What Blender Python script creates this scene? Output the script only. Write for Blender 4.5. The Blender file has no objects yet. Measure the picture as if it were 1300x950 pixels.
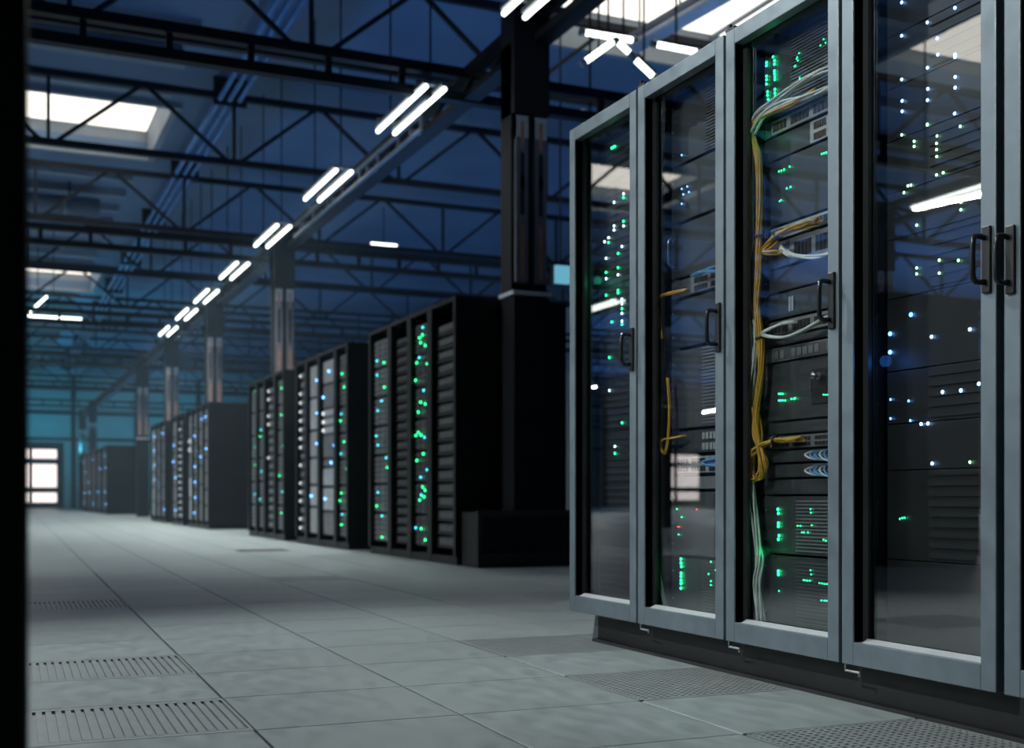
import bpy, math, random
from mathutils import Vector, Matrix
random.seed(7)
# ------------------------------------------------------------------ camera
F, CX, VH, UV, EYE = 1500.0, 650.0, 631.0, -17.0, 0.64
YAW = math.atan((CX - UV) / F)
S_, C_ = math.sin(YAW), math.cos(YAW)
scene = bpy.context.scene
col = scene.collection
cam_d = bpy.data.cameras.new('camera')
cam = bpy.data.objects.new('camera', cam_d); col.objects.link(cam)
cam.location = (0, 0, EYE)
cam.rotation_euler = (math.pi / 2, 0, -YAW)
cam_d.sensor_width = 36.0
cam_d.lens = 36.0 * F / 1300.0
cam_d.shift_y = (VH - 475.0) / 1300.0
cam_d.clip_start = 0.05; cam_d.clip_end = 300
cam_d.dof.use_dof = True
cam_d.dof.focus_distance = 3.7
cam_d.dof.aperture_fstop = 2.8
scene.camera = cam
# ------------------------------------------------------------------ world, exposure
w = bpy.data.worlds.new('world'); scene.world = w; w.use_nodes = True
w.node_tree.nodes['Background'].inputs[0].default_value = (0.02, 0.05, 0.10, 1)
w.node_tree.nodes['Background'].inputs[1].default_value = 0.3
scene.view_settings.view_transform = 'Standard'
scene.view_settings.look = 'None'
scene.view_settings.exposure = 0.0
scene.view_settings.gamma = 1.0
scene.view_settings.use_curve_mapping = False
scene.cycles.max_bounces = 5
scene.cycles.transparent_max_bounces = 16
scene.cycles.caustics_reflective = False
scene.cycles.caustics_refractive = False
scene.cycles.sample_clamp_indirect = 4.0

def lamp(name, kind, loc, energy, color, aim=None, **kw):
    d = bpy.data.lights.new(name, kind); d.energy = energy; d.color = color
    for k, v in kw.items(): setattr(d, k, v)
    o = bpy.data.objects.new(name, d); col.objects.link(o); o.location = loc
    if aim is not None:
        o.rotation_euler = (Vector(aim) - Vector(loc)).to_track_quat('-Z', 'Y').to_euler()
    return o
KEY = (0.94, 1.0, 0.98); BLUE = (0.09, 0.36, 1.0); TEAL = (0.08, 0.62, 0.85)
# work lamp hung under the roof of the aisle, throwing light on the glazed cabinets
KEYPOS = (-0.6, 7.9, 6.2)
lamp('aisle_spot', 'SPOT', KEYPOS, 1250, KEY, aim=(1.8, 2.2, 0.2), spot_size=math.radians(70), spot_blend=0.7, shadow_soft_size=0.10)
# unseen fill spot added across the aisle to brighten the cabinet interiors
FILLPOS = (-3.2, 2.4, 4.6)
lamp('aisle_spot', 'SPOT', FILLPOS, 900, KEY, aim=(2.45, 3.25, 1.15), spot_size=math.radians(34), spot_blend=0.8, shadow_soft_size=0.12)
# tube rows above the rack fronts
lamp('tube_or_fill', 'AREA', (4.0, 12.0, 4.72), 28, KEY, aim=(2.6, 10.5, 0), shape='RECTANGLE', size=1.6, size_y=0.3, spread=math.radians(110))
for y in (15.2, 18.6, 22.0, 25.4, 28.8, 32.2, 38.0, 45.0, 52.0):
    lamp('tube_or_fill', 'AREA', (4.0, y, 4.72), 80, KEY, aim=(3.0, y, 0), shape='RECTANGLE', size=1.6, size_y=0.3, spread=math.radians(110))
for y in (12.4, 22.8, 26.2, 29.6, 36.0, 46.0):
    lamp('tube_or_fill', 'AREA', (-7.5, y, 4.78), 60, KEY, aim=(4.0, y-3.0, 1.0), shape='RECTANGLE', size=1.6, size_y=0.04, spread=math.radians(76))
for x, y in ((-16, 14), (-16, 26), (-16, 40), (-27, 30), (-27, 48), (-38, 46)):  # unseen downlights added to brighten the left hall in the door reflections
    lamp('tube_or_fill', 'AREA', (x, y, 4.77), 330, KEY, aim=(x, y, 0), shape='RECTANGLE', size=0.06, size_y=1.6)
# unseen blue fill added to tint the roof and its door reflections
for x in (-17.0, -25.0, -34.0):
    for y in (14.0, 26.0, 40.0, 56.0):
        lamp('blue_fill', 'AREA', (x, y, 2.9), 260, BLUE, aim=(x, y, 7), shape='RECTANGLE', size=0.5, size_y=2.5)
for x in (-9.0, -3.2, 4.95, 11.0):
    for y in (5.0, 12.0, 16.0, 23.0, 30.0, 36.5, 46.0, 56.0):
        lamp('blue_fill', 'AREA', (x, y, 2.9), 30, BLUE, aim=(x, y, 7), shape='RECTANGLE', size=0.5, size_y=2.5)
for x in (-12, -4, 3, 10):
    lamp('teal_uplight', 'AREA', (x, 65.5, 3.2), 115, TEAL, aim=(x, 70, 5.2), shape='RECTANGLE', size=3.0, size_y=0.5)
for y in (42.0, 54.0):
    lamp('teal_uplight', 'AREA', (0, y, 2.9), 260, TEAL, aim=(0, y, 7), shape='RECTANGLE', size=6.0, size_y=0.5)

# ------------------------------------------------------------------ measuring helpers: points on known planes
def _ray(u, v):
    r = (u - CX) / F; t = -(v - VH) / F
    return Vector((S_ + r * C_, C_ - r * S_, t))
def at_x(u, v, X):
    d = _ray(u, v); k = X / d.x
    return Vector((X, d.y * k, EYE + d.z * k))
def at_y(u, v, Y):
    d = _ray(u, v); k = Y / d.y
    return Vector((d.x * k, Y, EYE + d.z * k))
def at_z(u, v, Z):
    d = _ray(u, v); k = (Z - EYE) / d.z
    return Vector((d.x * k, d.y * k, Z))
# ------------------------------------------------------------------ mesh helpers
class MB:
    def __init__(self): self.v = []; self.f = []
    def box(self, x0, x1, y0, y1, z0, z1):
        n = len(self.v)
        self.v += [(x0,y0,z0),(x1,y0,z0),(x1,y1,z0),(x0,y1,z0),(x0,y0,z1),(x1,y0,z1),(x1,y1,z1),(x0,y1,z1)]
        self.f += [tuple(n+i for i in q) for q in ((0,3,2,1),(4,5,6,7),(0,1,5,4),(1,2,6,5),(2,3,7,6),(3,0,4,7))]
        return self
    def quad(self, a, b, c, d):
        n = len(self.v); self.v += [tuple(a), tuple(b), tuple(c), tuple(d)]; self.f.append((n, n+1, n+2, n+3)); return self
    def bar(self, p, q, w, h=None):
        h = h or w; p = Vector(p); q = Vector(q); d = (q - p).normalized()
        up = Vector((0,0,1)) if abs(d.z) < 0.95 else Vector((0,1,0))
        a = d.cross(up).normalized() * w / 2; b = a.cross(d).normalized() * h / 2
        n = len(self.v)
        for c in (p, q):
            for s in (-a-b, a-b, a+b, -a+b): self.v.append(tuple(c + s))
        self.f += [tuple(n+i for i in k) for k in ((0,3,2,1),(4,5,6,7),(0,1,5,4),(1,2,6,5),(2,3,7,6),(3,0,4,7))]
        return self
    def tube(self, pts, r, n=8, caps=True):
        pts = [Vector(p) for p in pts]; base = len(self.v); m = len(pts); ref = None
        for i, p in enumerate(pts):
            d = (pts[min(i+1, m-1)] - pts[max(i-1, 0)]).normalized()
            if ref is None:
                ref = d.orthogonal().normalized()
            a = (ref - d * ref.dot(d)).normalized(); ref = a; b = d.cross(a)
            for k in range(n):
                t = 2 * math.pi * k / n
                self.v.append(tuple(p + (a * math.cos(t) + b * math.sin(t)) * r))
        for i in range(m - 1):
            for k in range(n):
                k2 = (k + 1) % n
                self.f.append((base+i*n+k, base+i*n+k2, base+(i+1)*n+k2, base+(i+1)*n+k))
        if caps:
            self.f.append(tuple(base + k for k in reversed(range(n))))
            self.f.append(tuple(base + (m-1)*n + k for k in range(n)))
        return self
    def ball(self, c, r, nu=8, nv=5, sx=1, sy=1, sz=1):
        base = len(self.v); c = Vector(c)
        for j in range(nv + 1):
            ph = math.pi * j / nv
            for k in range(nu):
                t = 2 * math.pi * k / nu
                self.v.append((c.x + sx*r*math.sin(ph)*math.cos(t), c.y + sy*r*math.sin(ph)*math.sin(t), c.z + sz*r*math.cos(ph)))
        for j in range(nv):
            for k in range(nu):
                k2 = (k+1) % nu
                self.f.append((base+j*nu+k, base+(j+1)*nu+k, base+(j+1)*nu+k2, base+j*nu+k2))
        return self
    def mesh(self, name, off=(0,0,0)):
        o = Vector(off); m = bpy.data.meshes.new(name)
        m.from_pydata([tuple(Vector(p) - o) for p in self.v], [], self.f); m.update(); return m
    def build(self, name, mat, parent=None, smooth=False, bevel=0, kind=None, label=None):
        off = root_loc(parent)
        m = self.mesh(name, off); m.materials.append(mat)
        if smooth: m.polygons.foreach_set('use_smooth', [True] * len(m.polygons))
        o = bpy.data.objects.new(name, m); col.objects.link(o)
        if parent is not None: o.parent = parent
        if bevel:
            b = o.modifiers.new('bevel', 'BEVEL'); b.width = bevel; b.segments = 2; b.limit_method = 'ANGLE'
        if kind: o['kind'] = kind
        if label: o['label'] = label
        return o
def root_loc(p):
    v = Vector((0,0,0))
    while p is not None: v = v + Vector(p.location); p = p.parent
    return v
def B(*a): return MB().box(*a)
def thing(name, label, cat, loc, group=None, kind=None):
    o = bpy.data.objects.new(name, None); col.objects.link(o); o.location = loc; o.empty_display_size = 0.1
    return tag(o, label, cat, group, kind)
def tag(o, label, cat, group=None, kind=None):
    o['label'] = label; o['category'] = cat
    if group: o['group'] = group
    if kind: o['kind'] = kind
    return o
def place(mesh, name, loc, parent, scale=None):
    o = bpy.data.objects.new(name, mesh); col.objects.link(o)
    o.location = Vector(loc) - root_loc(parent)
    if parent is not None: o.parent = parent
    if scale: o.scale = scale
    return o
def spline(pts, n=8):
    pts = [Vector(p) for p in pts]; out = []
    P = [pts[0]*2 - pts[1]] + pts + [pts[-1]*2 - pts[-2]]
    for i in range(1, len(P) - 2):
        a, b, c, d = P[i-1], P[i], P[i+1], P[i+2]
        for k in range(n):
            t = k / n
            out.append(0.5*((2*b) + (-a+c)*t + (2*a-5*b+4*c-d)*t*t + (-a+3*b-3*c+d)*t**3))
    out.append(pts[-1]); return out
ORD = ['first','second','third','fourth','fifth','sixth','seventh','eighth','ninth','tenth','eleventh','twelfth','thirteenth','fourteenth','fifteenth','sixteenth','seventeenth','eighteenth','nineteenth','twentieth','twenty-first','twenty-second','twenty-third','twenty-fourth','twenty-fifth']
# ------------------------------------------------------------------ materials
def mat(name, base, rough=0.5, metal=0.0, var=0.0, scale=4.0, bump=0.0, rvar=0.0, stretch=(1,1,1), rnd=0.0, spec=0.5):
    m = bpy.data.materials.new(name); m.use_nodes = True; nt = m.node_tree; p = nt.nodes['Principled BSDF']
    p.inputs['Base Color'].default_value = (*base, 1); p.inputs['Roughness'].default_value = rough; p.inputs['Metallic'].default_value = metal
    p.inputs['Specular IOR Level'].default_value = spec
    if var or bump or rvar:
        tc = nt.nodes.new('ShaderNodeTexCoord'); mp = nt.nodes.new('ShaderNodeMapping'); mp.inputs['Scale'].default_value = stretch
        nz = nt.nodes.new('ShaderNodeTexNoise'); nz.inputs['Scale'].default_value = scale; nz.inputs['Detail'].default_value = 6
        nt.links.new(tc.outputs['Object'], mp.inputs[0]); nt.links.new(mp.outputs[0], nz.inputs['Vector'])
        if var:
            r = nt.nodes.new('ShaderNodeMapRange'); r.inputs['From Min'].default_value = 0.3; r.inputs['From Max'].default_value = 0.7
            r.inputs['To Min'].default_value = 1 - var; r.inputs['To Max'].default_value = 1 + var
            mx = nt.nodes.new('ShaderNodeVectorMath'); mx.operation = 'SCALE'; mx.inputs[0].default_value = base
            nt.links.new(nz.outputs[0], r.inputs[0])
            if rnd:
                oi = nt.nodes.new('ShaderNodeObjectInfo'); r2 = nt.nodes.new('ShaderNodeMapRange')
                r2.inputs['To Min'].default_value = 1 - rnd; r2.inputs['To Max'].default_value = 1 + rnd
                mu = nt.nodes.new('ShaderNodeMath'); mu.operation = 'MULTIPLY'
                nt.links.new(oi.outputs['Random'], r2.inputs[0]); nt.links.new(r.outputs[0], mu.inputs[0]); nt.links.new(r2.outputs[0], mu.inputs[1])
                nt.links.new(mu.outputs[0], mx.inputs['Scale'])
            else:
                nt.links.new(r.outputs[0], mx.inputs['Scale'])
            nt.links.new(mx.outputs[0], p.inputs['Base Color'])
        if rvar:
            r3 = nt.nodes.new('ShaderNodeMapRange'); r3.inputs['From Min'].default_value = 0.3; r3.inputs['From Max'].default_value = 0.7
            r3.inputs['To Min'].default_value = rough - rvar; r3.inputs['To Max'].default_value = rough + rvar
            nt.links.new(nz.outputs[0], r3.inputs[0]); nt.links.new(r3.outputs[0], p.inputs['Roughness'])
        if bump:
            bp = nt.nodes.new('ShaderNodeBump'); bp.inputs['Strength'].default_value = bump; bp.inputs['Distance'].default_value = 0.01
            nt.links.new(nz.outputs[0], bp.inputs['Height']); nt.links.new(bp.outputs[0], p.inputs['Normal'])
    return m
def emit(name, colr, strength):
    m = bpy.data.materials.new(name); m.use_nodes = True; nt = m.node_tree; nt.nodes.clear()
    e = nt.nodes.new('ShaderNodeEmission'); e.inputs[0].default_value = (*colr, 1); e.inputs[1].default_value = strength
    o = nt.nodes.new('ShaderNodeOutputMaterial'); nt.links.new(e.outputs[0], o.inputs[0]); return m
def glass(name, f0=0.055, tint=(0.90, 0.95, 0.95), rough=0.0):
    """clear pane: Schlick reflectance on both faces, the rest passes through"""
    m = bpy.data.materials.new(name); m.use_nodes = True; nt = m.node_tree; nt.nodes.clear()
    ge = nt.nodes.new('ShaderNodeNewGeometry'); dt = nt.nodes.new('ShaderNodeVectorMath'); dt.operation = 'DOT_PRODUCT'
    nt.links.new(ge.outputs['Normal'], dt.inputs[0]); nt.links.new(ge.outputs['Incoming'], dt.inputs[1])
    def mth(op, a, b=None):
        n = nt.nodes.new('ShaderNodeMath'); n.operation = op
        for k, q in enumerate((a, b)):
            if q is None: continue
            if isinstance(q, (int, float)): n.inputs[k].default_value = q
            else: nt.links.new(q, n.inputs[k])
        return n.outputs[0]
    c = mth('ABSOLUTE', dt.outputs['Value']); fr = mth('ADD', mth('MULTIPLY', mth('POWER', mth('SUBTRACT', 1.0, c), 5.0), 1 - f0), f0)
    t = nt.nodes.new('ShaderNodeBsdfTransparent'); t.inputs[0].default_value = (*tint, 1)
    g = nt.nodes.new('ShaderNodeBsdfGlossy'); g.inputs['Roughness'].default_value = rough; g.inputs[0].default_value = (1,1,1,1)
    mx = nt.nodes.new('ShaderNodeMixShader'); o = nt.nodes.new('ShaderNodeOutputMaterial')
    nt.links.new(fr, mx.inputs[0]); nt.links.new(t.outputs[0], mx.inputs[1]); nt.links.new(g.outputs[0], mx.inputs[2]); nt.links.new(mx.outputs[0], o.inputs[0])
    return m
M = dict(
    tile=mat('tile', (0.30,0.345,0.345), 0.42, 0, 0.13, 16.0, 0.008, 0.10, (1,0.4,1), 0.07),
    tile_far=mat('tile_far', (0.30,0.345,0.345), 0.42, 0, 0.14, 2.0, 0, 0.10),
    grate=mat('grate', (0.36,0.39,0.39), 0.38, 0.3, 0.08, 10),
    grate_dark=mat('grate_dark', (0.07,0.065,0.06), 0.6, 0.1, 0.2, 10),
    under=mat('under', (0.03,0.03,0.032), 0.9, 0, 0.2, 3),
    ceil=mat('ceil', (0.11,0.18,0.28), 0.8, 0, 0.12, 0.7, 0.02),
    rib=mat('rib', (0.22,0.26,0.29), 0.75, 0, 0.15, 1.2),
    wall=mat('wall', (0.25,0.32,0.36), 0.75, 0, 0.12, 0.8),
    steel=mat('steel', (0.007,0.009,0.012), 0.6, 0.0, 0.2, 3, spec=0.2),
    steel_grey=mat('steel_grey', (0.16,0.18,0.20), 0.45, 0.4, 0.2, 3),
    channel=mat('channel', (0.15,0.15,0.175), 0.5, 0.3, 0.15, 6),
    copper=mat('copper', (0.36,0.19,0.14), 0.5, 0.2, 0.2, 8),
    pipe=mat('pipe', (0.10,0.22,0.42), 0.35, 0.5, 0.15, 3),
    duct=mat('duct', (0.13,0.16,0.19), 0.5, 0.4, 0.2, 1.5),
    frame=mat('frame', (0.18,0.225,0.26), 0.42, 0.35, 0.10, 14, 0.02, 0.08),
    jamb=mat('jamb', (0.025,0.028,0.030), 0.5, 0.2, 0.2, 6),
    cab=mat('cab', (0.020,0.022,0.024), 0.5, 0.2, 0.2, 6),
    cab_in=mat('cab_in', (0.022,0.025,0.028), 0.6, 0.1, 0.2, 6),
    rack=mat('rack', (0.006,0.0065,0.007), 0.45, 0.0, 0.25, 3, 0, 0.08, spec=0.3),
    plinth=mat('plinth', (0.022,0.023,0.024), 0.6, 0.1, 0.2, 8),
    handle=mat('handle', (0.06,0.065,0.07), 0.25, 0.8, 0.1, 10),
    plate=mat('plate', (0.02,0.021,0.023), 0.4, 0.3, 0.1, 10),
    pin=mat('pin', (0.55,0.57,0.58), 0.35, 0.8, 0.1, 10),
    dev=mat('dev', (0.060,0.066,0.072), 0.45, 0.3, 0.15, 9),
    dev2=mat('dev2', (0.12,0.125,0.13), 0.4, 0.4, 0.15, 9),
    dev3=mat('dev3', (0.25,0.26,0.275), 0.4, 0.4, 0.15, 9),
    pale=mat('pale', (0.68,0.71,0.74), 0.4, 0.4, 0.12, 7),
    patch=mat('patch', (0.46,0.48,0.49), 0.45, 0.3, 0.1, 12),
    hole=mat('hole', (0.008,0.008,0.009), 0.6),
    hole2=mat('hole2', (0.06,0.04,0.03), 0.6, 0, 0.2, 20),
    chrome=mat('chrome', (0.7,0.7,0.7), 0.2, 1.0, 0.05, 10),
    yellow=mat('yellow', (0.80,0.46,0.05), 0.42, 0, 0.12, 30),
    white=mat('white', (0.82,0.85,0.83), 0.4, 0, 0.08, 30),
    greycable=mat('greycable', (0.22,0.27,0.27), 0.45, 0, 0.1, 30),
    bluecable=mat('bluecable', (0.15,0.42,0.80), 0.4, 0, 0.1, 30),
    tie=mat('tie', (0.01,0.01,0.01), 0.5),
    glass=glass('door_glass', 0.155, (0.97, 0.99, 0.99)),
    skyglass=emit('skylight_daylight', (1.0,0.95,0.86), 1.8),
    winglass=emit('window_daylight', (1.0,0.90,0.88), 1.5),
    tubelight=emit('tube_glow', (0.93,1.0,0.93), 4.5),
    led_g=emit('led_green', (0.02,1.0,0.30), 7.0),
    led_w=emit('led_white', (0.55,0.85,1.0), 7.0),
    led_b=emit('led_blue', (0.12,0.40,1.0), 8.0),
    led_v=emit('led_ice', (0.30,0.55,1.0), 9.0),
    led_c=emit('led_cyan', (0.05,0.75,0.85), 5.0),
    led_y=emit('led_lime', (0.45,1.0,0.55), 6.0),
    led_r=emit('led_red', (1.0,0.08,0.05), 4.0),
    led_p=emit('led_pale', (0.9,0.95,1.0), 1.4),
)
LEDM = {}
def led_mesh(c, r):
    k = (c, round(r, 4))
    if k not in LEDM:
        m = MB().ball((0,0,0), r, 8, 5, sx=0.6).mesh('led'); m.materials.append(M['led_' + c])
        m.polygons.foreach_set('use_smooth', [True]*len(m.polygons)); LEDM[k] = m
    return LEDM[k]
# ================================================================== SETTING
XL, XR, YN, YF, ZC = -48.0, 18.0, -8.0, 70.0, 7.3
# ---- floor: raised floor of lift-out panels over a dark underfloor
floor = thing('floor', 'grey raised floor of square lift-out panels', 'floor', (0,0,0), kind='structure')
B(XL, XR, YN, YF, -0.40, -0.36).build('underfloor', M['under'], floor)
UF = 21.0
FA = math.atan((CX - UF) / F) - YAW        # the panel grid is laid a touch off the rack line
TX, TY = 0.600, 0.560
fx0, fy0 = 0.604, 2.70
def fl(x, y):     # grid coordinates -> world (rotate about the camera's floor point)
    a = -FA
    c, s = math.cos(FA), math.sin(FA)
    return (x * c - y * s, x * s + y * c)
G = 0.0022; GX = 0.0042
def tile_mesh():
    b = MB(); w, d = TX/2 - GX, TY/2 - G; e = 0.002
    b.v += [(-w,-d,-0.03),(w,-d,-0.03),(w,d,-0.03),(-w,d,-0.03),(-w,-d,-e),(w,-d,-e),(w,d,-e),(-w,d,-e),(-w+e,-d+e,0),(w-e,-d+e,0),(w-e,d-e,0),(-w+e,d-e,0)]
    b.f += [(0,3,2,1),(0,1,5,4),(1,2,6,5),(2,3,7,6),(3,0,4,7),(4,5,9,8),(5,6,10,9),(6,7,11,10),(7,4,8,11),(8,9,10,11)]
    m = b.mesh('floor_panel'); m.materials.append(M['tile']); return m
def slot_mesh():      # long narrow slots running across the panel
    b = MB(); w, d = TX/2 - G, TY/2 - G
    b.box(-w, w, -d, -d+0.035, -0.03, 0); b.box(-w, w, d-0.035, d, -0.03, 0)
    b.box(-w, w, -d+0.03, d-0.03, -0.030, -0.008)
    n = 22
    for i in range(n + 1):
        x = -w + (2*w) * i / n
        b.box(max(-w, x-0.0085), min(w, x+0.0085), -d+0.03, d-0.03, -0.02, 0)
    m = b.mesh('vent_panel'); m.materials.append(M['grate']); return m
def perf_mesh():      # perforated lattice
    b = MB(); w, d = TX/2 - G, TY/2 - G
    b.box(-w, w, -d, -d+0.012, -0.03, 0); b.box(-w, w, d-0.012, d, -0.03, 0)
    b.box(-w, -w+0.012, -d, d, -0.03, 0); b.box(w-0.012, w, -d, d, -0.03, 0)
    n = 22
    for i in range(1, n):
        x = -w + 2*w*i/n; b.box(x-0.0065, x+0.0065, -d+0.012, d-0.012, -0.014, -0.0006)
    for i in range(1, n):
        y = -d + 2*d*i/n; b.box(-w+0.012, w-0.012, y-0.0065, y+0.0065, -0.014, -0.0003)
    m = b.mesh('perforated_panel'); m.materials.append(M['grate']); return m
TM, SM, PM = tile_mesh(), slot_mesh(), perf_mesh()
I0, I1, J0, J1 = -5, 6, -4, 14
slots = {(-1,3),(-1,1),(-1,8)}
perfs = {(2,1),(3,1),(2,-1),(3,-1),(3,-2),(2,3),(3,3),(2,11)}
for i in range(I0, I1):
    for j in range(J0, J1):
        cx, cy = fx0 + (i + 0.5) * TX, fy0 + (j + 0.5) * TY
        me = SM if (i, j) in slots else PM if (i, j) in perfs else TM
        o = bpy.data.objects.new('perforated_panel' if me is PM else 'vent_panel' if me is SM else 'floor_panel', me); col.objects.link(o)
        X, Y = fl(cx, cy); o.location = (X, Y, 0); o.rotation_euler.z = FA; o.parent = floor
gp = at_z(305, 700, 0); ca, sb_ = math.cos(-FA), math.sin(-FA)
FG = (math.floor((gp.x*ca - gp.y*sb_ - fx0)/TX), math.floor((gp.x*sb_ + gp.y*ca - fy0)/TY))
PM2 = PM.copy(); PM2.materials.clear(); PM2.materials.append(M['grate_dark'])
o = bpy.data.objects.new('perforated_panel', PM2); col.objects.link(o); o.parent = floor; o['label'] = 'dark perforated panel'
X, Y = fl(fx0 + (FG[0]+0.5)*TX, fy0 + (FG[1]+0.5)*TY); o.location = (X, Y, 0); o.rotation_euler.z = FA
b = MB()
for i in range(-78, 30):
    for j in range(-20, 122):
        if (I0 <= i < I1 and J0 <= j < J1) or (i, j) == FG: continue
        x0, x1 = fx0 + i*TX + GX, fx0 + (i+1)*TX - GX; y0, y1 = fy0 + j*TY + G, fy0 + (j+1)*TY - G
        p = [fl(x0,y0), fl(x1,y0), fl(x1,y1), fl(x0,y1)]
        if not all(XL < q[0] < XR and YN < q[1] < YF for q in p): continue
        b.quad(*[(q[0], q[1], 0) for q in p])
b.build('floor_panels_beyond', M['tile_far'], floor, kind='stuff')
# ---- walls
wl = thing('wall_far', 'blue-lit clad end wall behind the far racks', 'wall', (0,YF,0), kind='structure')
B(XL, XR, YF, YF+0.3, 0, 8).build('wall_core', M['wall'], wl)
for k in range(9):
    z = 0.3 + k*0.78
    B(XL, XR, YF-0.06, YF, z, z+0.72).build('cladding_board', M['wall'], wl)
for k in range(-14, 5):
    x = 1.0 + k*3.4
    if not (XL < x < XR): continue
    B(x-0.12, x+0.12, YF-0.22, YF-0.06, 0, ZC).build('wall_post', M['steel'], wl)
for z in (3.75, 5.2): B(XL, XR, YF-0.25, YF-0.06, z, z+0.16).build('wall_rail', M['steel'], wl)
for nm, args, lb in (('wall_right', (XR, XR+0.3, YN, YF, 0, 8), 'dim side wall of the hall beyond the second aisle'),
                     ('wall_left', (XL-0.3, XL, YN, YF, 0, 8), 'far side wall of the hall, seen only in reflections'),
                     ('wall_back', (XL, XR, YN-0.3, YN, 0, 8), 'rear end wall of the hall')):
    tag(B(*args).build(nm, M['wall']), lb, 'wall', kind='structure')
XG = 2.442      # plane of the door glass
def window(n, xa, xb, z0, z1, label):
    t = thing('window_%d' % n, label, 'window', ((xa+xb)/2, YF-0.3, 0), kind='structure')
    y = YF - 0.26
    cols = [(xa, xa+(xb-xa)*0.46), (xa+(xb-xa)*0.52, xb)]
    hh = z1 - z0
    rows = [(z0, z0+hh*0.18), (z0+hh*0.285, z0+hh*0.72), (z0+hh*0.83, z1)]
    for a, c in cols:
        for q, r in rows: B(a, c, y-0.03, y, q, r).build('pane', M['winglass'], t)
    xs = [xa-0.45, cols[0][0], cols[0][1], cols[1][0], cols[1][1], xb+0.35]
    for k in (0, 2, 4): B(xs[k], xs[k+1], y-0.10, y+0.02, 0.02, z1+0.4).build('stile', M['steel'], t)
    zs = [0.02, rows[0][0], rows[0][1], rows[1][0], rows[1][1], rows[2][0], rows[2][1], z1+0.4]
    for k in (0, 2, 4, 6):
        for a, c in cols: B(a, c, y-0.08, y+0.02, zs[k], zs[k+1]).build('rail', M['steel'], t)
p0 = at_y(6, 638, YF-0.3); p1 = at_y(72, 571, YF-0.3)
window(1, p0.x, p1.x, p0.z, p1.z, 'bright hall gate with rows of daylit panes at the far end')
q0 = at_y(826, 632, YF-0.3); q1 = at_y(887, 578, YF-0.3)
window(2, 2*XG-q1.x, 2*XG-q0.x, 0.42, 3.55, 'second daylit gate, mirrored in the second glass door')
# ---- ceiling with roof lights
ceil = thing('ceiling', 'dark blue ribbed roof of the hall', 'ceiling', (0,30,ZC), kind='structure')
ZG = 7.75
ZK = ZC - 0.10
def roof_y(u0, v0, u1, v1): return at_z(u0, v0, ZK).y, at_z(u1, v1, ZG).y
sa0, sa1 = roof_y(208,138,195,169); sf0, sf1 = roof_y(123,341,120,350)
s1 = at_z(750,17,ZG); mir = at_z(1125,58,ZG)
SKY = [(-9.2, at_z(203,150,7.5).x, sa0, sa1, 'long roof light above the aisle, the larger one beyond the first beam'),
       (-9.2, at_z(122,346,7.5).x, sf0, sf1, 'thin distant roof light above the far end of the aisle'),
       (s1.x-1.2, 13.5, s1.y-3.6, s1.y, 'wide bright roof light above the glazed cabinets'),
       (2*XG-mir.x-3.2, 2*XG-mir.x+0.6, mir.y-3.6, mir.y, 'roof light seen only as a reflection in the fourth glass door')]
xs = sorted({XL, XR} | {round(v,3) for s in SKY for v in s[:2]}); ys = sorted({YN, YF} | {round(v,3) for s in SKY for v in s[2:4]})
for j in range(len(ys)-1):
    run = None
    for i in range(len(xs)):
        inside = i == len(xs)-1 or any(s[0]-.01 <= xs[i] and xs[i+1] <= s[1]+.01 and s[2]-.01 <= ys[j] and ys[j+1] <= s[3]+.01 for s in SKY)
        if not inside and run is None: run = xs[i]
        if inside and run is not None:
            B(run, xs[i], ys[j], ys[j+1], ZC, ZC+0.25).build('roof_deck', M['ceil'], ceil); run = None
y = YN + 0.8
while y < YF:
    segs = [(-12.0, 2.75)]
    for s in SKY:
        if s[2]-0.15 < y < s[3]+0.15:
            segs = [t for a, c in segs for t in ((a, min(c, s[0]-0.1)), (max(a, s[1]+0.1), c)) if t[1]-t[0] > 0.3]
    for a, c in segs: B(a, c, y-0.09, y+0.09, ZC-0.16, ZC).build('rib', M['rib'], ceil)
    y += 1.42
for k, s in enumerate(SKY):
    t = thing('roof_light', s[4], 'skylight', ((s[0]+s[1])/2, s[2], ZC), 'roof lights of the hall', 'structure')
    n = max(1, round((s[1]-s[0]) / 3.0)); wx = (s[1]-s[0]) / n
    for i in range(n):
        B(s[0]+i*wx+0.03, s[0]+(i+1)*wx-0.03, s[2]+0.05, s[3]-0.05, ZG, ZG+0.03).build('pane', M['skyglass'], t)
    for i in range(1, n): B(s[0]+i*wx-0.03, s[0]+i*wx+0.03, s[2], s[3], ZG-0.05, ZG+0.04).build('glazing_bar', M['rib'], t)
    B(s[0]-0.15, s[1]+0.15, s[3], s[3]+0.12, ZC-0.10, ZG+0.05).build('kerb', M['rib'], t)
    B(s[0]-0.15, s[1]+0.15, s[2]-0.12, s[2], ZC-0.10, ZG+0.05).build('kerb', M['rib'], t)
    B(s[0]-0.12, s[0], s[2], s[3], ZC-0.10, ZG+0.05).build('kerb', M['rib'], t)
    B(s[1], s[1]+0.12, s[2], s[3], ZC-0.10, ZG+0.05).build('kerb', M['rib'], t)
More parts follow.
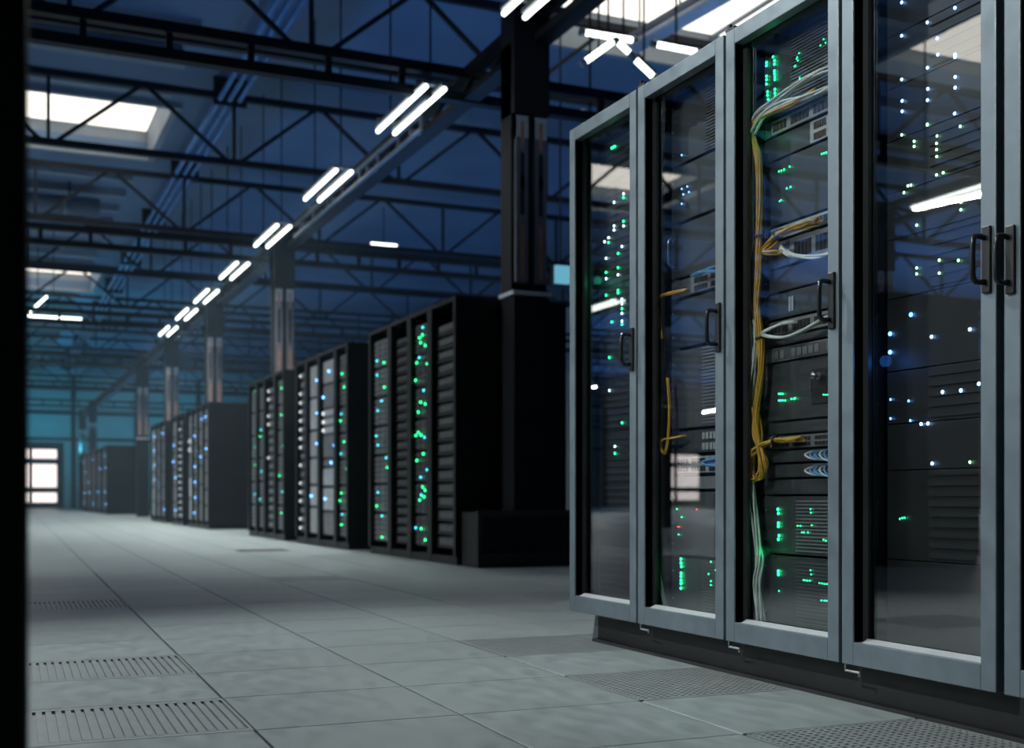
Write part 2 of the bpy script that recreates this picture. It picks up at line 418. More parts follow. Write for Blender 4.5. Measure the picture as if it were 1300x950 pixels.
# ---- columns
XGIR = 4.70; ZB, ZT = EYE + 0.817/C_*XGIR, EYE + 0.883/C_*XGIR
XGL = -7.9
def column(x, y, label, wd=0.36, base=0.0):
    t = thing('column', label, 'column', (x, y, 0), 'steel columns', 'structure')
    h = wd/2
    B(x-h, x+h, y-0.10, y+0.14, 0, ZB).build('web', M['steel'], t)
    zt, zb = 4.15, 2.62
    for s in (-1, 1):
        xc = x + s*0.094
        B(xc-0.060, xc+0.060, y-0.16, y-0.10, zb, zt).build('channel', M['channel'], t)
        B(xc-0.060, xc+0.060, y-0.163, y-0.10, zt-0.20, zt+0.001).build('channel_cap', M['patch'], t)
        for za, zc in ((zb+0.62, zb+0.98), (zt-0.66, zt-0.34)):
            B(xc-0.020, xc+0.020, y-0.166, y-0.155, za, zc).build('slot', M['hole'], t)
        for za, zc in ((zb+0.03, zb+0.52), (zt-0.30, zt-0.05)):
            B(xc-0.018, xc+0.018, y-0.165, y-0.155, za, zc).build('busbar', M['copper'], t)
    B(x-h-0.02, x+h+0.02, y-0.19, y+0.15, 2.50, 2.535).build('collar', M['pale'], t)
    B(x-h, x+h, y-0.17, y-0.10, 0, 2.48).build('lower_casing', M['steel'], t)
    B(x-h, x+h, y-0.17, y+0.14, zt+0.02, ZT+0.05).build('head', M['steel'], t)
    return t
cols_y = [at_x(u, 500, XGIR).y for u in (678, 366, 277, 222.5)]
cols_y += [cols_y[-1] + (cols_y[-1]-cols_y[-2])*k for k in (1, 4, 5)]
for k, y in enumerate(cols_y):
    column(XGIR-0.1, y, '%s steel column along the right girder, counted from the camera' % ORD[k].replace('first', 'nearest') if k else 'tall nearest steel column with two slotted grey channels beside the glazed cabinets')
for k, y in enumerate((8.0, 14.6, 21.2, 27.8, 34.4, 41.0)):
    column(XGL, y, '%s steel column of the girder on the other side of the aisle' % ORD[k])
# ---- girders along the aisle
def girder(x, label):
    t = thing('girder_beam', label, 'girder', (x, 30, ZB), 'lattice girders', 'structure')
    for z in (ZB, ZT-0.07): B(x-0.09, x+0.09, YN, YF-0.3, z, z+0.07).build('chord', M['steel'], t)
    me = MB().bar((0,0,ZB+0.07), (0,0.45,ZT-0.07), 0.05).mesh('lacing'); me.materials.append(M['steel'])
    me2 = MB().bar((0,0.45,ZT-0.07), (0,0.9,ZB+0.07), 0.05).mesh('lacing'); me2.materials.append(M['steel'])
    y = YN + 0.2
    while y < YF - 1.5:
        for mm in (me, me2):
            o = bpy.data.objects.new('lacing', mm); col.objects.link(o); o.location = Vector((x, y, 0)) - Vector((x,30,ZB)); o.parent = t
        y += 0.9
girder(XGIR, 'dark lattice girder running over the black racks and column heads')
girder(XGL, 'dark lattice girder on the other side of the aisle, seen in reflections')
# cable tray beside the girder
xt = XGIR - 0.22; zt0 = EYE + 0.842*xt/C_; zt1 = zt0 + 0.17
tray = thing('cable_tray', 'grey ladder cable tray clipped along the girder', 'cable tray', (xt, 20, zt0))
ya, yb = at_x(505, 190, xt).y, at_x(395, 295, xt).y
ya, yb = 12.6, 18.6
for z in (zt0, zt1): B(xt-0.02, xt+0.02, ya, yb, z, z+0.035).build('rail', M['steel_grey'], tray)
n = int((yb-ya)/0.8)
for k in range(n+1):
    y = ya + k*0.8; B(xt-0.015, xt+0.015, y-0.02, y+0.02, zt0, zt1+0.03).build('rung', M['steel_grey'], tray)
for k in range(4):
    y = ya + 0.4 + k*1.7; B(xt, XGIR-0.09, y-0.03, y+0.03, ZB+0.01, ZB+0.06).build('bracket', M['steel_grey'], tray)
# ---- ladder beams and roof trusses across the aisle
LADY = [11.75 + 9.55*k for k in range(6)]
yl1 = at_x(596, 91.5, XGIR).y
LADY = [yl1 + 9.4*k for k in range(6)]
def ladder(y, k):
    t = thing('ladder_beam', '%s dark ladder beam crossing the aisle, counted from the camera' % ORD[k], 'beam', (0, y, ZB), 'ladder beams', 'structure')
    for z in (ZB-0.02, ZT-0.10): B(-30.0, 17.5, y-0.06, y+0.06, z, z+0.10).build('chord', M['steel'], t)
    x = -29.6
    while x < 17.4:
        if abs(x-XGIR) > 0.25 and abs(x-XGL) > 0.25:
            B(x-0.03, x+0.03, y-0.03, y+0.03, ZB+0.08, ZT-0.10).build('post', M['steel'], t)
        x += 0.78
for k, y in enumerate(LADY): ladder(y, k)
def truss(y, k):
    zb, zt = 5.95, 6.98
    t = thing('roof_truss', '%s dark roof truss with slanted webs, counted from the camera' % ORD[k], 'truss', (0, y, zb), 'roof trusses', 'structure')
    B(-30.0, 17.5, y-0.05, y+0.05, zb-0.05, zb+0.05).build('chord', M['steel'], t)
    B(-30.0, 17.5, y-0.05, y+0.05, zt-0.04, zt+0.06).build('chord', M['steel'], t)
    x = FOOT - 2.75*11
    while x < 15.5:
        if x > -29.5:
            MB().bar((x+0.08, y, zb), (x+1.33, y, zt), 0.055).build('diagonal', M['steel'], t)
            MB().bar((x+2.67, y, zb), (x+1.42, y, zt), 0.055).build('diagonal', M['steel'], t)
            MB().bar((x, y, zb), (x, y, zt), 0.05).build('vertical', M['steel'], t)
        x += 2.75
pf = at_z(297, 207, 5.95); FOOT = pf.x
TRY = [pf.y - 9.9, pf.y - 4.9] + [pf.y + 5.2*k for k in range(9)]
for k, y in enumerate(TRY): truss(y, k)
# ---- pipes and ducts
pp = thing('pipe_run', 'three parallel blue pipes running along under the roof', 'pipes', (3.1, 25, 6.0))
for k in range(3):
    x = 3.38 + k*0.15
    MB().tube([(x, 9.0, 6.95), (x, 60.0, 6.95)], 0.045, 8).build('pipe', M['pipe'], pp, smooth=True)
for k in range(12):
    y = 9.6 + 4.7*k; B(3.28, 3.80, y-0.03, y+0.03, 6.86, ZC).build('hanger', M['steel'], pp)
for k, (y, z, r, x0, x1) in enumerate(((17.0, 6.85, 0.16, -6.0, 2.5), (26.6, 6.80, 0.2, -6.0, 2.2), (28.2, 6.85, 0.17, -6.0, 2.0))):
    t = thing('air_duct', ['round air duct before the larger roof light', 'round air duct just behind the larger roof light', 'thinner air duct farther behind the larger roof light'][k], 'duct', (0, y, z))
    MB().tube([(x0, y, z), (x1, y, z)], r, 16).build('pipe', M['duct'], t, smooth=True)
    x = x0 + 0.3
    while x < x1:
        MB().tube([(x-0.03, y, z), (x+0.03, y, z)], r+0.02, 16).build('joint_ring', M['duct'], t, smooth=False); x += 1.2
    for x in (x0+0.6, x1-0.6): B(x-0.02, x+0.02, y-0.02, y+0.02, z+r-0.01, ZC).build('hanger', M['steel'], t)
# ---- tube lamps
def tube_lamp(x0, y0, y1, z, label, group, gap=0.20):
    t = thing('tube_lamp', label, 'lamp', (x0, (y0+y1)/2, z), group)
    for s in (0, 1):
        x = x0 + s*gap
        MB().tube([(x, y0, z), (x, y1, z)], 0.024, 10).build('tube', M['tubelight'], t, smooth=True)
        B(x-0.035, x+0.035, y0, y1, z+0.028, z+0.07).build('batten', M['steel_grey'], t)
    for y in (y0+0.15, y1-0.15):
        B(x0-0.05, x0+gap+0.05, y-0.03, y+0.03, z+0.07, z+0.10).build('cross_bar', M['steel_grey'], t)
        B(x0+gap/2-0.008, x0+gap/2+0.008, y-0.008, y+0.008, z+0.10, ZC).build('rod', M['steel'], t)
xa = 4.08; za = EYE + 0.9345*xa/C_; gap = 0.20
Ys = [(7.7, 9.35)] + [(at_x(u0, v0, xa).y, at_x(u0, v0, xa).y + 1.62) for u0, v0 in ((541,109),(427,219),(352,290),(301,340),(264,376),(238,400),(214,430))]
for k, (y0, y1) in enumerate(Ys):
    tube_lamp(xa, y0, y1, za, '%s pair of lit white tubes beside the girder, counted from the camera' % ORD[k], 'tube lamps beside the girder')
for k, y in enumerate((11.6, 22.0, 25.4, 28.8)):
    tube_lamp(-7.5, y, y+1.62, za, '%s pair of lit tubes beside the other girder' % ORD[k], 'tube lamps beside the other girder', 0.2)
# daylit truss members built as glowing tubes, plus two small strip lamps
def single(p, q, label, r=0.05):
    t = thing('glow_strip', label, 'lamp', tuple((Vector(p)+Vector(q))/2), 'single strip lamps')
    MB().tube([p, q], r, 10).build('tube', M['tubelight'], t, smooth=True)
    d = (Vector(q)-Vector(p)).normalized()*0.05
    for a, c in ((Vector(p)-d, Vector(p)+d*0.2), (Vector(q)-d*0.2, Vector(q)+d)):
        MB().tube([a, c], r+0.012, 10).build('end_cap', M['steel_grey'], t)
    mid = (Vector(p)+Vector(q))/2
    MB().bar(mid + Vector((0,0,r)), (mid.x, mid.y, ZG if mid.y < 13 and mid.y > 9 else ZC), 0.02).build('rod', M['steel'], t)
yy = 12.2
for (u0,v0,u1,v1,y,lb) in ((741,41,803,51,yy,'level truss bar made to glow beside the column head, under the wide roof light'),
        (742,79,778,53,yy,'slanting truss bar made to glow, rising to the right of the column head'),
        (784,53,799,67,yy,'short slanting truss bar made to glow under the wide roof light'),
        (806,75,829,97,yy,'slanting truss bar made to glow just above the first glass door'),
        (832,56,884,66,yy,'level truss bar made to glow above the second glass door'),
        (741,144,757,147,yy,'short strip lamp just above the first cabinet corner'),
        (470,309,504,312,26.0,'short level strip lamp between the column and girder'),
        (36,398,60,376,31.0,'thin slanting truss bar made to glow under the distant roof light'),
        (31,401,104,405,31.0,'long thin truss bar made to glow under the distant roof light')):
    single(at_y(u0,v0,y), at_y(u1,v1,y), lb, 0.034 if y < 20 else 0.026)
M['cyan'] = emit('cyan_glow', (0.25,0.75,1.0), 0.55)
t = thing('glow_strip', 'cyan-lit lamp box between the near column and the first cabinet', 'lamp', tuple(at_y(714,350,14.5)), 'single strip lamps')
pa, pb = at_y(706,359,14.5), at_y(724,338,14.5)
B(pa.x, pb.x, 14.5, 14.56, pa.z, pb.z).build('diffuser', M['cyan'], t)
B(pa.x-0.02, pb.x+0.02, 14.56, 14.62, pa.z-0.02, pb.z+0.02).build('housing', M['steel'], t)
MB().bar(((pa.x+pb.x)/2, 14.59, pb.z), ((pa.x+pb.x)/2, 14.59, ZG+0.01), 0.02).build('rod', M['steel'], t)
# pale trunking slung under the wide roof light
pa, pb = at_z(800,60,6.75), at_z(935,-18,6.75)
t = thing('trunking', 'pale metal trunking slanting under the wide bright roof light', 'trunking', tuple(pa))
MB().bar(pa, pb, 0.24, 0.14).build('trough', M['pale'], t, bevel=0.01)
d_ = (pb-pa).normalized().cross(Vector((0,0,1)))*0.2
MB().bar(pa+d_, pb+d_, 0.05, 0.08).build('rail', M['steel_grey'], t)
for k_ in (0.1, 0.5, 0.9):
    c_ = pa.lerp(pb, k_); MB().bar(c_ + Vector((0,0,0.07)), (c_.x, c_.y, ZG), 0.02).build('rod', M['steel'], t)
# hoods of the aisle work lamp and the added fill spot
for kpos, kaim, klab in ((KEYPOS, (1.8,2.2,0.2), 'hooded work lamp hung high above the aisle, outside the frame'), (FILLPOS, (2.45,3.25,1.15), 'added lower hooded fill light facing the glass doors, outside the frame')):
    kx, ky, kz = kpos
    t = thing('hooded_spot', klab, 'lamp', (kx, ky, kz), 'hooded work lamps')
    b = MB(); ax = (Vector(kaim) - Vector(kpos)).normalized()
    b.tube([Vector(kpos) - ax*0.30, Vector(kpos) - ax*0.18], 0.16, 16); b.build('hood', M['steel_grey'], t)
    hc = Vector(kpos) - ax*0.24
    MB().bar((hc.x, hc.y, hc.z+0.1), (hc.x, hc.y, ZC), 0.03).build('rod', M['steel'], t)
# ================================================================== BLACK RACK ROWS
XR0, RH, RD = EYE*C_/0.147, 0, 1.15
RH = EYE + 0.430*XR0/C_
BAR = {}
def led_parts(t, x, pts, r):
    for (y, z, c) in pts: place(led_mesh(c, r), 'led', (x, y, z), t)
def server_bar(x, ya, yb, z, hgt, label, group, m1, m2, lens=None, face=-1):
    """low rack server: chassis, raised bezel bar and a small lens; ya<yb"""
    t = thing('rack_server', label, 'server', (x, (ya+yb)/2, z), group)
    key = ('bar', round(yb-ya,3), round(hgt,3), m1, m2)
    if key not in BAR:
        w = (yb-ya)/2
        a = MB().box(0.012, 0.55, -w, w, 0.006, hgt-0.006).mesh('chassis'); a.materials.append(M[m1])
        c = MB().box(-0.012, 0.012, -w*0.9, w*0.62, hgt*0.34, hgt*0.80).box(-0.018, -0.010, -w*0.86, w*0.5, hgt*0.42, hgt*0.56).mesh('bezel'); c.materials.append(M[m2])
        e = MB().box(0.0, 0.013, -w, w, hgt*0.08, hgt*0.26).mesh('vent_strip'); e.materials.append(M['hole'])
        g = MB().ball((-0.006, w*0.78, hgt*0.57), 0.020, 8, 5).mesh('lens'); g.materials.append(M['led_p'])
        BAR[key] = (a, c, e, g)
    a, c, e, g = BAR[key]
    for nm, me in (('chassis', a), ('bezel', c), ('vent_strip', e)) + ((('lens', g),) if lens else ()):
        o = bpy.data.objects.new(nm, me); col.objects.link(o); o.parent = t
        if face > 0: o.rotation_euler.z = math.pi
    return t
def drive_box(x, ya, yb, z, hgt, label, group, nc, nr, m1, m2, leds=(), face=-1):
    t = thing('drive_shelf', label, 'drive shelf', (x, (ya+yb)/2, z), group)
    key = ('drv', round(yb-ya,3), round(hgt,3), nc, nr, m1, m2)
    if key not in BAR:
        w = (yb-ya)/2
        a = MB().box(0.012, 0.55, -w, w, 0.004, hgt-0.004).mesh('chassis'); a.materials.append(M[m1])
        d = MB()
        for i in range(nc):
            for j in range(nr):
                y0 = -w + 2*w*i/nc + 0.012; y1 = -w + 2*w*(i+1)/nc - 0.012
                z0 = 0.01 + (hgt-0.02)*j/nr + 0.006; z1 = 0.01 + (hgt-0.02)*(j+1)/nr - 0.006
                d.box(-0.004, 0.014, y0, y1, z0, z1); d.box(-0.014, -0.004, y0+0.02, y1-0.02, z0+0.006, z0+(z1-z0)*0.45)
        d = d.mesh('drive_bays'); d.materials.append(M[m2]); BAR[key] = (a, d)
    a, d = BAR[key]
    for nm, me in (('chassis', a), ('drive_bays', d)):
        o = bpy.data.objects.new(nm, me); col.objects.link(o); o.parent = t
        if face > 0: o.rotation_euler.z = math.pi
        if nm == 'drive_bays': o['kind'] = 'stuff'
    led_parts(t, x - 0.02, leds, 0.011)
    return t
def black_rack(ya, yb, label, group, x0=XR0, depth=RD, face=-1, H=None, near_side=True):
    """open-fronted black cabinet from ya (near) to yb (far); front at x0"""
    H = H or RH
    x1 = x0 - face*depth
    lo, hi = min(x0, x1), max(x0, x1)
    t = thing('server_rack', label, 'rack', ((x0+x1)/2, (ya+yb)/2, 0), group)
    B(lo, hi, ya, ya+0.025, 0.08, H-0.04).build('side_panel', M['rack'], t)
    B(lo, hi, yb-0.025, yb, 0.08, H-0.04).build('side_panel', M['rack'], t)
    B(lo, hi, ya, yb, H-0.04, H).build('roof_panel', M['rack'], t)
    B(lo+0.02, hi-0.02, ya+0.01, yb-0.01, 0, 0.08).build('plinth', M['rack'], t)
    xb = x1 + face*0.03
    B(min(xb, x1), max(xb, x1), ya+0.025, yb-0.025, 0.08, H-0.04).build('back_panel', M['rack'], t)
    xf = x0 - face*0.05
    for y in (ya+0.025, yb-0.025-0.035):
        B(min(x0, xf), max(x0, xf), y, y+0.035, 0.08, H-0.04).build('front_post', M['rack'], t)
    return t
def fill(ya, yb, style, rk, where, x0=XR0, face=-1, H=None, z0=0.14):
    """equip one rack; where = phrase used in the labels"""
    H = H or RH
    a, c = ya + 0.065, yb - 0.065
    xf = x0 - face*0.055
    top = H - 0.10
    if style[0] == 'bars':
        m1, m2, pitch, lensp = style[1:5]
        n = int((top - z0) / pitch)
        for i in range(n):
            server_bar(xf, a, c, z0 + i*pitch, pitch*0.94, 'flat rack server, %s from the bottom, %s' % (ORD[i], where), 'servers in ' + where, m1, m2, lens=random.random() < lensp, face=face)
    elif style[0] == 'drives':
        nc, nr, m1, m2, nled, cols, n = style[1:8]
        hgt = (top - z0) / n
        for i in range(n):
            z = z0 + i*hgt; L = []
            for _ in range(nled):
                L.append((random.uniform(a+0.03, c-0.03), z + random.uniform(0.03, hgt-0.03), random.choice(cols)))
            drive_box(xf, a, c, z, hgt*0.97, 'drive shelf with status lights, %s from the bottom, %s' % (ORD[i], where), 'drive shelves in ' + where, nc, nr, m1, m2, L, face)
    elif style[0] == 'panels':
        seq = style[1]; z = z0; tot = sum(s[0] for s in seq); sc = (top - z0) / tot
        for k, (hh, m1, m2) in enumerate(seq):
            hh *= sc
            t = thing('storage_unit', 'smooth storage unit, %s from the bottom, %s' % (ORD[k], where), 'storage unit', (xf, (a+c)/2, z), 'storage units in ' + where)
            B(min(xf, xf-face*0.5), max(xf, xf-face*0.5), a, c, z+0.005, z+hh-0.005).build('chassis', M[m1], t)
            B(xf-0.012, xf, a+0.02, c-0.02, z+0.02, z+hh-0.02).build('front_panel', M[m2], t, bevel=0.004)
            B(xf-0.03, xf-0.012, a+0.05, a+0.07, z+hh*0.3, z+hh*0.7).build('grip', M['chrome'], t)
            if m2 == 'pale' and hh < 0.2:
                place(led_mesh('p', 0.022), 'lens', (xf-0.02, c-0.05, z+hh*0.5), t)
            elif random.random() < 0.7:
                place(led_mesh('b', 0.016), 'led', (xf-0.02, random.uniform(a+0.03, c-0.03), z+hh*0.5), t)
            z += hh
def Yx(u): return at_x(u, 600, XR0).y
g = ['g','g','g','c']; gc = ['g','c','c']; bb = ['b','b','c']
ROWS = [
 ('the nearest run', 'A', [578,545,519,494,468], [
    ('bars','dev','dev2',0.128,0.0), ('drives',3,5,'dev','dev2',5,g,7), ('bars','rack','dev',0.10,0.0), ('drives',3,5,'dev','dev3',2,gc,7)]),
 ('the second run', 'B', [441,425,404,388,375], [
    ('drives',3,5,'dev2','dev3',2,g,7), ('panels',[(1,'dev2','dev3'),(1,'dev2','pale'),(0.8,'dev2','pale'),(0.35,'dev2','dev3'),(1,'dev2','dev3'),(0.35,'dev3','pale'),(0.35,'dev3','pale'),(0.35,'dev3','pale'),(1,'dev2','dev3'),(1,'dev2','patch')]),
    ('panels',[(1,'dev2','patch'),(0.8,'dev2','pale'),(1,'dev2','patch'),(1,'dev2','patch'),(1.2,'dev2','pale'),(1.2,'dev2','patch')]), ('bars','dev','dev3',0.125,0.75)]),
 ('the third run', 'C', [360,348,335,325,315], [
    ('drives',3,5,'dev2','dev3',1,g,6), ('bars','dev','dev3',0.13,0.35), ('drives',3,5,'dev','dev3',1,gc,6), ('drives',3,5,'dev','dev3',1,gc,6)]),
 ('the fourth run', 'D', [264,257,250,243.5,237], [
    ('panels',[(1,'dev','dev3')]*7), ('panels',[(1,'dev','dev3')]*6), ('panels',[(1,'dev','dev3')]*7), ('panels',[(1,'dev2','patch'),(1,'dev2','pale'),(1,'dev2','dev3'),(0.4,'dev2','pale'),(0.4,'dev2','pale'),(1,'dev','dev3')])]),
 ('the fifth run', 'E', [232,224.5,217], [('bars','dev','dev3',0.15,0.8), ('panels',[(1,'dev','dev3')]*6)]),
 ('the sixth run', 'F', [209,203,197,191], [('panels',[(1,'dev','dev3')]*6), ('panels',[(1,'dev','dev3')]*7), ('panels',[(1,'dev2','patch')]*6)]),
]
for where, key, us, styles in ROWS:
    ys_ = [Yx(u) for u in us]; n = len(styles)
    for k in range(n):
        lab = '%s black rack from the near end in %s of open racks' % (ORD[k], where)
        black_rack(ys_[k], ys_[k+1], lab, 'black racks under the girder')
        fill(ys_[k], ys_[k+1], styles[k], None, '%s rack of %s' % (ORD[k], where))
# recessed frames on the near end panel of the first run
y0 = Yx(578)
gb = thing('column_guard', 'low black framed casing around the foot of the nearest column', 'casing', (XR0+0.55, y0-0.3, 0))
colx = XGIR-0.1
yc = cols_y[0]
ga, gb1 = yc - 0.24, y0 - 0.03
B(XR0+0.05, XR0+1.2, ga+0.03, gb1, 0, 0.50).build('body', M['rack'], gb)
for args in ((XR0+0.05, XR0+1.2, ga, ga+0.03, 0, 0.13), (XR0+0.05, XR0+1.2, ga, ga+0.03, 0.46, 0.52), (XR0+0.05, XR0+0.10, ga, ga+0.03, 0.13, 0.46), (XR0+1.14, XR0+1.2, ga, ga+0.03, 0.13, 0.46)):
    B(*args).build('rim', M['plinth'], gb, bevel=0.004)
# far row of racks at the end of the aisle
yfa = at_x(135, 600, XR0).y
for k in range(5):
    ya = yfa + k*2.4
    black_rack(ya, ya+2.2, '%s dark rack of the distant run beside the end wall' % ORD[k], 'distant black racks')
    fill(ya, ya+2.2, ('panels', [(1,'rack','dev')]*5), None, '%s distant rack' % ORD[k])
# run on the other side of the aisle (mirrored in the glass)
mp = at_x(1120, 370, 1.0)
dd = (RH-EYE) * F / (VH-370)
rr = _ray(1122, 370); Pm = Vector((rr.x*dd, rr.y*dd))
xm, ym = 2*XG - Pm.x, Pm.y
for k in range(4):
    ya = ym + k*0.68
    black_rack(ya, ya+0.68, '%s black rack of the run across the aisle, seen in the glass doors' % ORD[k], 'black racks across the aisle', x0=xm, face=1)
    fill(ya, ya+0.68, ('bars','dev','dev2',0.17,0.0), None, '%s rack across the aisle' % ORD[k], x0=xm, face=1)
for k in range(4):
    ya = 30 + k*3
    black_rack(ya, ya+2.9, '%s large distant rack across the aisle, seen in the glass doors' % ORD[k], 'distant racks across the aisle', x0=-9, face=1)
# dark cabinet edge close to the camera
e = at_y(36, 600, 1.30)
nr = thing('server_cabinet', 'black cabinet edge close to the camera, out of focus at the frame border', 'cabinet', (e.x-0.5, 1.6, 0))
B(e.x-1.0, e.x, 1.30, 1.33, 0.06, 2.25).build('side_panel', M['rack'], nr, bevel=0.006)
B(e.x-1.0, e.x-0.002, 1.33, 1.90, 0.06, 2.25).build('body', M['rack'], nr)
B(e.x-1.0, e.x, 1.30, 1.90, 2.25, 2.29).build('roof_panel', M['rack'], nr)
B(e.x-0.97, e.x-0.03, 1.33, 1.87, 0, 0.06).build('plinth', M['rack'], nr)
B(e.x-0.002, e.x+0.002, 1.36, 1.86, 0.10, 2.2).build('door', M['rack'], nr)
# ================================================================== GLAZED CABINETS
X0 = 2.40
DZ0, DZ1 = EYE - 0.1945*X0/C_, EYE + 0.6276*X0/C_
XP = EYE*C_/0.2355
edges = [at_x(u, 600, X0).y for u in (722.5, 809, 920.5, 1067.5, 1273)]
edges.append(edges[-1] - 0.63)
XD = X0 + 0.115       # equipment front plane
CL = ['first','second','third','fourth','fifth']
FW, FT, FB, FD = 0.052, 0.056, 0.070, 0.040
def cabinet(k):
    yf, yn = edges[k], edges[k+1]
    t = thing('glazed_cabinet', '%s grey-framed server cabinet with a glass door, counted from the aisle end' % CL[k], 'cabinet', (X0+0.6, (yf+yn)/2, 0), 'glazed server cabinets')
    xb = X0 + 1.10
    pe = yf - 0.12 if k == 0 else yf
    B(XP, xb-0.05, yn, pe, 0, DZ0+0.01).build('plinth', M['plinth'], t)
    if k == 0:
        b = MB(); n0 = [(XP, pe, 0), (XP, pe+0.05, 0), (XP, pe, DZ0)]
        b.v += [(XP,pe,0),(XP,pe+0.055,0),(XP,pe+0.02,DZ0),(XP,pe,DZ0),(xb-0.05,pe,0),(xb-0.05,pe+0.055,0),(xb-0.05,pe+0.02,DZ0),(xb-0.05,pe,DZ0)]
        b.f += [(0,3,2,1),(4,5,6,7),(0,1,5,4),(1,2,6,5),(2,3,7,6)]
        b.build('plinth_end', M['frame'], t)
    B(XP-0.03, XP+0.3, yn, pe-0.0, 0, 0.012).build('foot_strip', M['plinth'], t)
    xi = X0 + 0.052
    B(xi, xb, yf-0.022, yf-0.004, DZ0+0.01, DZ1).build('side_panel', M['cab_in'], t)
    B(xi, xb, yn+0.004, yn+0.022, DZ0+0.01, DZ1).build('side_panel', M['cab_in'], t)
    B(xb-0.02, xb, yn+0.022, yf-0.022, DZ0+0.03, DZ1).build('back_panel', M['cab_in'], t)
    B(xi, xb-0.02, yn+0.022, yf-0.022, DZ0+0.01, DZ0+0.03).build('bottom_panel', M['cab_in'], t)
    B(xi, xb, yn+0.022, yf-0.022, DZ1-0.02, DZ1).build('roof_panel', M['cab'], t)
    for y in (yf-0.115, yn+0.035):
        B(XD+0.012, XD+0.035, y, y+0.05, DZ0+0.03, DZ1-0.02).build('mounting_rail', M['dev2'], t)
    # door
    d0, d1 = yn + 0.011, yf - 0.004
    if k == 3: d0 += 0.012
    b = MB()
    for args in ((X0, X0+FD, d0, d0+FW, DZ0, DZ1), (X0, X0+FD, d1-FW, d1, DZ0, DZ1),
                 (X0, X0+FD, d0+FW, d1-FW, DZ0, DZ0+FB), (X0, X0+FD, d0+FW, d1-FW, DZ1-FT, DZ1)): b.box(*args)
    door = b.build('door', M['frame'], t, bevel=0.0025)
    # dark inner lining of the frame
    b = MB(); e0 = 0.003
    for args in ((X0+0.006, X0+FD+0.012, d0+FW-e0, d0+FW, DZ0+FB, DZ1-FT), (X0+0.006, X0+FD+0.012, d1-FW, d1-FW+e0, DZ0+FB, DZ1-FT)): b.box(*args)
    b.box(X0+FD-0.002, X0+FD+0.012, d1-FW-0.022, d1-FW, DZ0+FB, DZ1-FT)
    b.build('gasket', M['jamb'], door)
    B(XG, XG+0.005, d0+0.02, d1-0.02, DZ0+0.03, DZ1-0.03).build('pane', M['glass'], door, label='clear reflecting glass pane')
    MB().quad((X0+0.012, d0+FW+0.004, DZ0+FB), (X0+0.012, d1-FW-0.024, DZ0+FB), (X0+0.036, d1-FW-0.024, DZ0+FB+0.012), (X0+0.036, d0+FW+0.004, DZ0+FB+0.012)).quad((X0+0.036, d0+FW+0.004, DZ0+FB+0.012), (X0+0.036, d1-FW-0.024, DZ0+FB+0.012), (X0+0.036, d1-FW-0.024, DZ0+FB), (X0+0.036, d0+FW+0.004, DZ0+FB)).build('lit_ledge_bead', M['pale'], door)  # pale colour carries the shine of the lit ledge under the glass
    # pull handle
    side = 1 if k < 4 else -1
    hy = d0 + FW*0.5 if side > 0 else d1 - FW*0.5
    zh = EYE + (VH - (444, 416, 382, 330, 330)[k]) / F * (hy*C_ + X0*S_)
    B(X0-0.010, X0, hy-0.014, hy+0.014, zh-0.088, zh+0.088).build('handle_plate', M['plate'], door, bevel=0.003)
    pts = spline([(X0-0.008, hy+0.004, zh+0.058), (X0-0.035, hy+0.004, zh+0.060), (X0-0.048, hy+0.004, zh+0.048), (X0-0.050, hy+0.004, zh), (X0-0.048, hy+0.004, zh-0.048), (X0-0.035, hy+0.004, zh-0.060), (X0-0.008, hy+0.004, zh-0.058)], 6)
    MB().tube(pts, 0.0075, 10).build('handle', M['handle'], door, smooth=True)
    # hinges at the far upper and lower corner
    if k in (1, 2, 3):
        b = B(X0+0.004, X0+0.03, yf-0.05, yf+0.004, DZ1+0.002, DZ1+0.012); b.tube([(X0+0.016, yf-0.008, DZ1), (X0+0.016, yf-0.008, DZ1+0.03)], 0.009, 10)
        b.build('hinge', M['plate'], door)
        b = MB().tube([(X0+0.012, yf-0.008, DZ0+0.002), (X0+0.012, yf-0.008, DZ0-0.022), (X0+0.012, yf-0.07, DZ0-0.022), (X0+0.012, yf-0.07, DZ0-0.034)], 0.004, 6)
        b.build('hinge_pin', M['pin'], door, label='bright bent hinge pin')
    return t
for k in range(5): cabinet(k)
